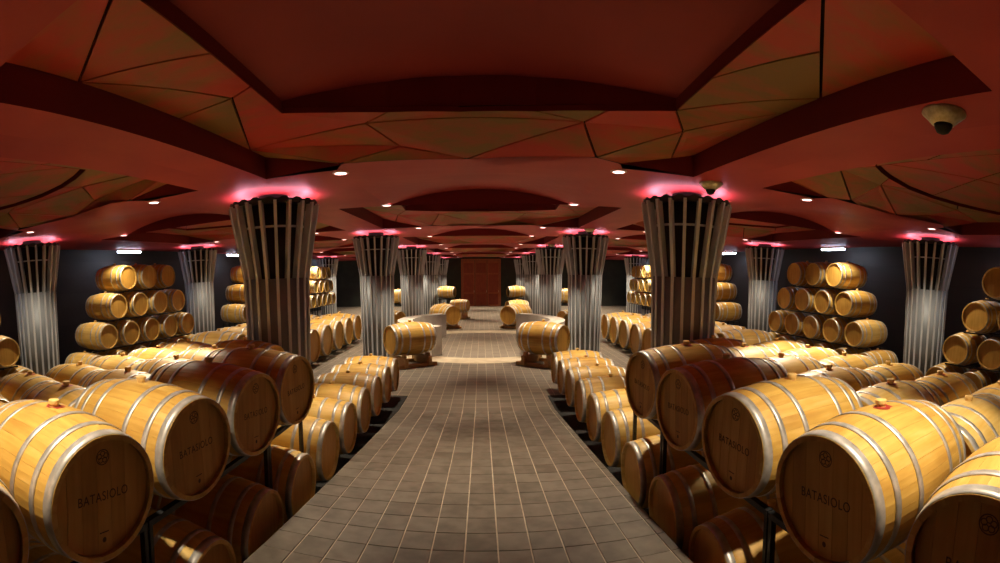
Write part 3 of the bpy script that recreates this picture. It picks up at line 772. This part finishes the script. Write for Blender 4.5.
# --- large casks in the middle of the side aisles
def cask(x, y, zc, rotz, label, s, grp='large casks', lod=2): return barrel(x, y, zc, rotz, label, grp, lod, s)
S2 = 1.45
for side, sd in ((-1, 'left'), (1, 'right')):
    for row, xh in ((0, 4.28), (1, 5.85)):
        for k in range(6):
            yy = 10.2 + 1.09 * k
            cask(side * (xh + HL * S2), yy, .56, 0 if side < 0 else PI, 'large oak cask in the %s row of the %s side aisle, %s from the camera' % (('front', 'back')[row], sd, nth[k]), S2, 'casks in the side aisles', 2 if row == 0 and k < 6 else 1)
            t = thing('cask_chock', 'low dark timber bearers under the %s cask of the %s row, %s aisle' % (nth[k], ('front', 'back')[row], sd), 'bearer', (side * (xh + HL * S2), yy, 0), 0, 'cask bearers')
            for dx in (-.4, .4):
                bm = bmesh.new(); box(bm, (dx, 0, .035), (.09, .9, .07)); mesh_obj('bearer', bm, 'rack', t)

# --- display casks on timber cradles around the ring
def cradle(x, y, rotz, s, label, zc):
    t = thing('cask_cradle', label, 'cradle', (x, y, 0), rotz, 'timber cask cradles')
    hz = zc - RBEL * s
    for dx in (-.27 * s, .27 * s):
        bm = bmesh.new(); box(bm, (dx, 0, hz * .55), (.09, .74 * s, hz * .9))
        beam = mesh_obj('saddle_beam', bm, 'cradle', t)
        for dy in (-.25 * s, .25 * s):
            bm = bmesh.new()
            zt = zc - math.sqrt(max(.01, (br(.27) * s) ** 2 - (dy - math.copysign(.085, dy)) ** 2))
            box(bm, (dx, dy, (hz + zt) / 2 - .01), (.085, .12, max(.03, zt - hz))); mesh_obj('chock', bm, 'cradle', beam)
    for dy in (-.3 * s, .3 * s):
        bm = bmesh.new(); box(bm, (0, dy, .05), (.9 * s, .09, .08)); mesh_obj('runner', bm, 'cradle', t)
def on_cradle(x, y, head_dir, s, hz, label, clabel, lod=2):
    rotz = math.atan2(head_dir[1], head_dir[0]); zc = hz + RBEL * s
    cask(x, y, zc, rotz, label, s, 'casks on cradles', lod); cradle(x, y, rotz, s, clabel, zc)
on_cradle(-1.86, 11.9, (-.80, -.60), 1.27, .26, 'golden oak cask on a timber cradle, left edge of the stone ring', 'timber cradle under the left cask in front of the stone ring')
on_cradle(1.62, 11.9, (.80, -.60), 1.27, .26, 'golden oak cask on a timber cradle, right edge of the stone ring', 'timber cradle under the right cask in front of the stone ring')
on_cradle(-1.62, 20.3, (.62, -.78), 1.4, .12, 'big oak cask behind the left curved bench, head to the walkway', 'low cradle of the big cask behind the left curved bench')
on_cradle(1.55, 20.3, (-.62, -.78), 1.4, .12, 'big oak cask behind the right curved bench, head to the walkway', 'low cradle of the big cask behind the right curved bench')
on_cradle(-1.15, 24.6, (.94, -.34), 1.0, .36, 'pale lit barrel on a cradle left of the far doors', 'timber cradle of the pale barrel left of the far doors')
on_cradle(1.75, 22.6, (-.94, -.34), 1.1, .36, 'oak barrel on a cradle right of the far walkway', 'timber cradle of the barrel right of the far walkway')
# casks standing behind the ring on both sides and two raised barrels near the doors
for side, sd in ((-1, 'left'), (1, 'right')):
    for k, (x, yy) in enumerate(((3.7, 17.0), (3.7, 18.3))):
        cask(side * x, yy, .56, -.5 if side < 0 else PI + .5, 'dark oak cask between the %s columns beyond the stone ring, %s' % (sd, nth[k]), 1.25, 'casks between the columns', 1)
        t = thing('cask_chock', 'low bearers of the %s cask between the %s columns' % (nth[k], sd), 'bearer', (side * x, yy, 0), -.5 if side < 0 else PI + .5, 'cask bearers')
        for dx in (-.3, .3):
            bm = bmesh.new(); box(bm, (dx, 0, .06), (.09, .8, .12)); mesh_obj('bearer', bm, 'cradle', t)
    for k, (x, yy) in enumerate(((1.95, 26.0), (3.8, 20.95))):
        z = 1.38
        barrel(side * x, yy, z, -.25 if side < 0 else PI + .25, 'pale lit barrel raised on a dark stand, %s, %s side' % (('beside the far doors', 'behind the third column')[k], sd), 'raised barrels', 1)
        t = thing('barrel_stand', 'dark tall stand under a raised barrel %s, %s side' % (('beside the far doors', 'behind the third column')[k], sd), 'stand', (side * x, yy, 0), 0, 'raised barrel stands')
        bm = bmesh.new(); box(bm, (0, 0, z - RBEL - .04), (.9, .6, .06)); mesh_obj('shelf', bm, 'rack', t)
        for dx in (-.4, .4):
            for dy in (-.26, .26):
                bm = bmesh.new(); box(bm, (dx, dy, (z - RBEL - .07) / 2), (.05, .05, z - RBEL - .07)); mesh_obj('leg', bm, 'rack', t)

# --- curved stone benches on the ring
def bench(side, sd):
    bm = bmesh.new(); n = 22; H = .86; ri, ro = 2.45, 2.95
    rows = []
    for i in range(n + 1):
        a = PI + math.radians(58 - 111 * i / n)
        rows.append([bm.verts.new((-side * (.15 + r * math.cos(a)), r * math.sin(a), z)) for r, z in ((ri, 0), (ro, 0), (ro, H), (ri, H))])
    for i in range(n):
        for k in range(4): bm.faces.new((rows[i][k], rows[i][(k + 1) % 4], rows[i + 1][(k + 1) % 4], rows[i + 1][k]))
    bm.faces.new(rows[0]); bm.faces.new(rows[-1][::-1]); bmesh.ops.recalc_face_normals(bm, faces=bm.faces)
    o = mesh_obj('curved_bench', bm, 'bench'); o.location = (0, 15.5, .004)
    tag(o, 'pale curved stone bench on the %s side of the floor ring' % sd, 'bench', 'curved benches')
bench(-1, 'left'); bench(1, 'right')
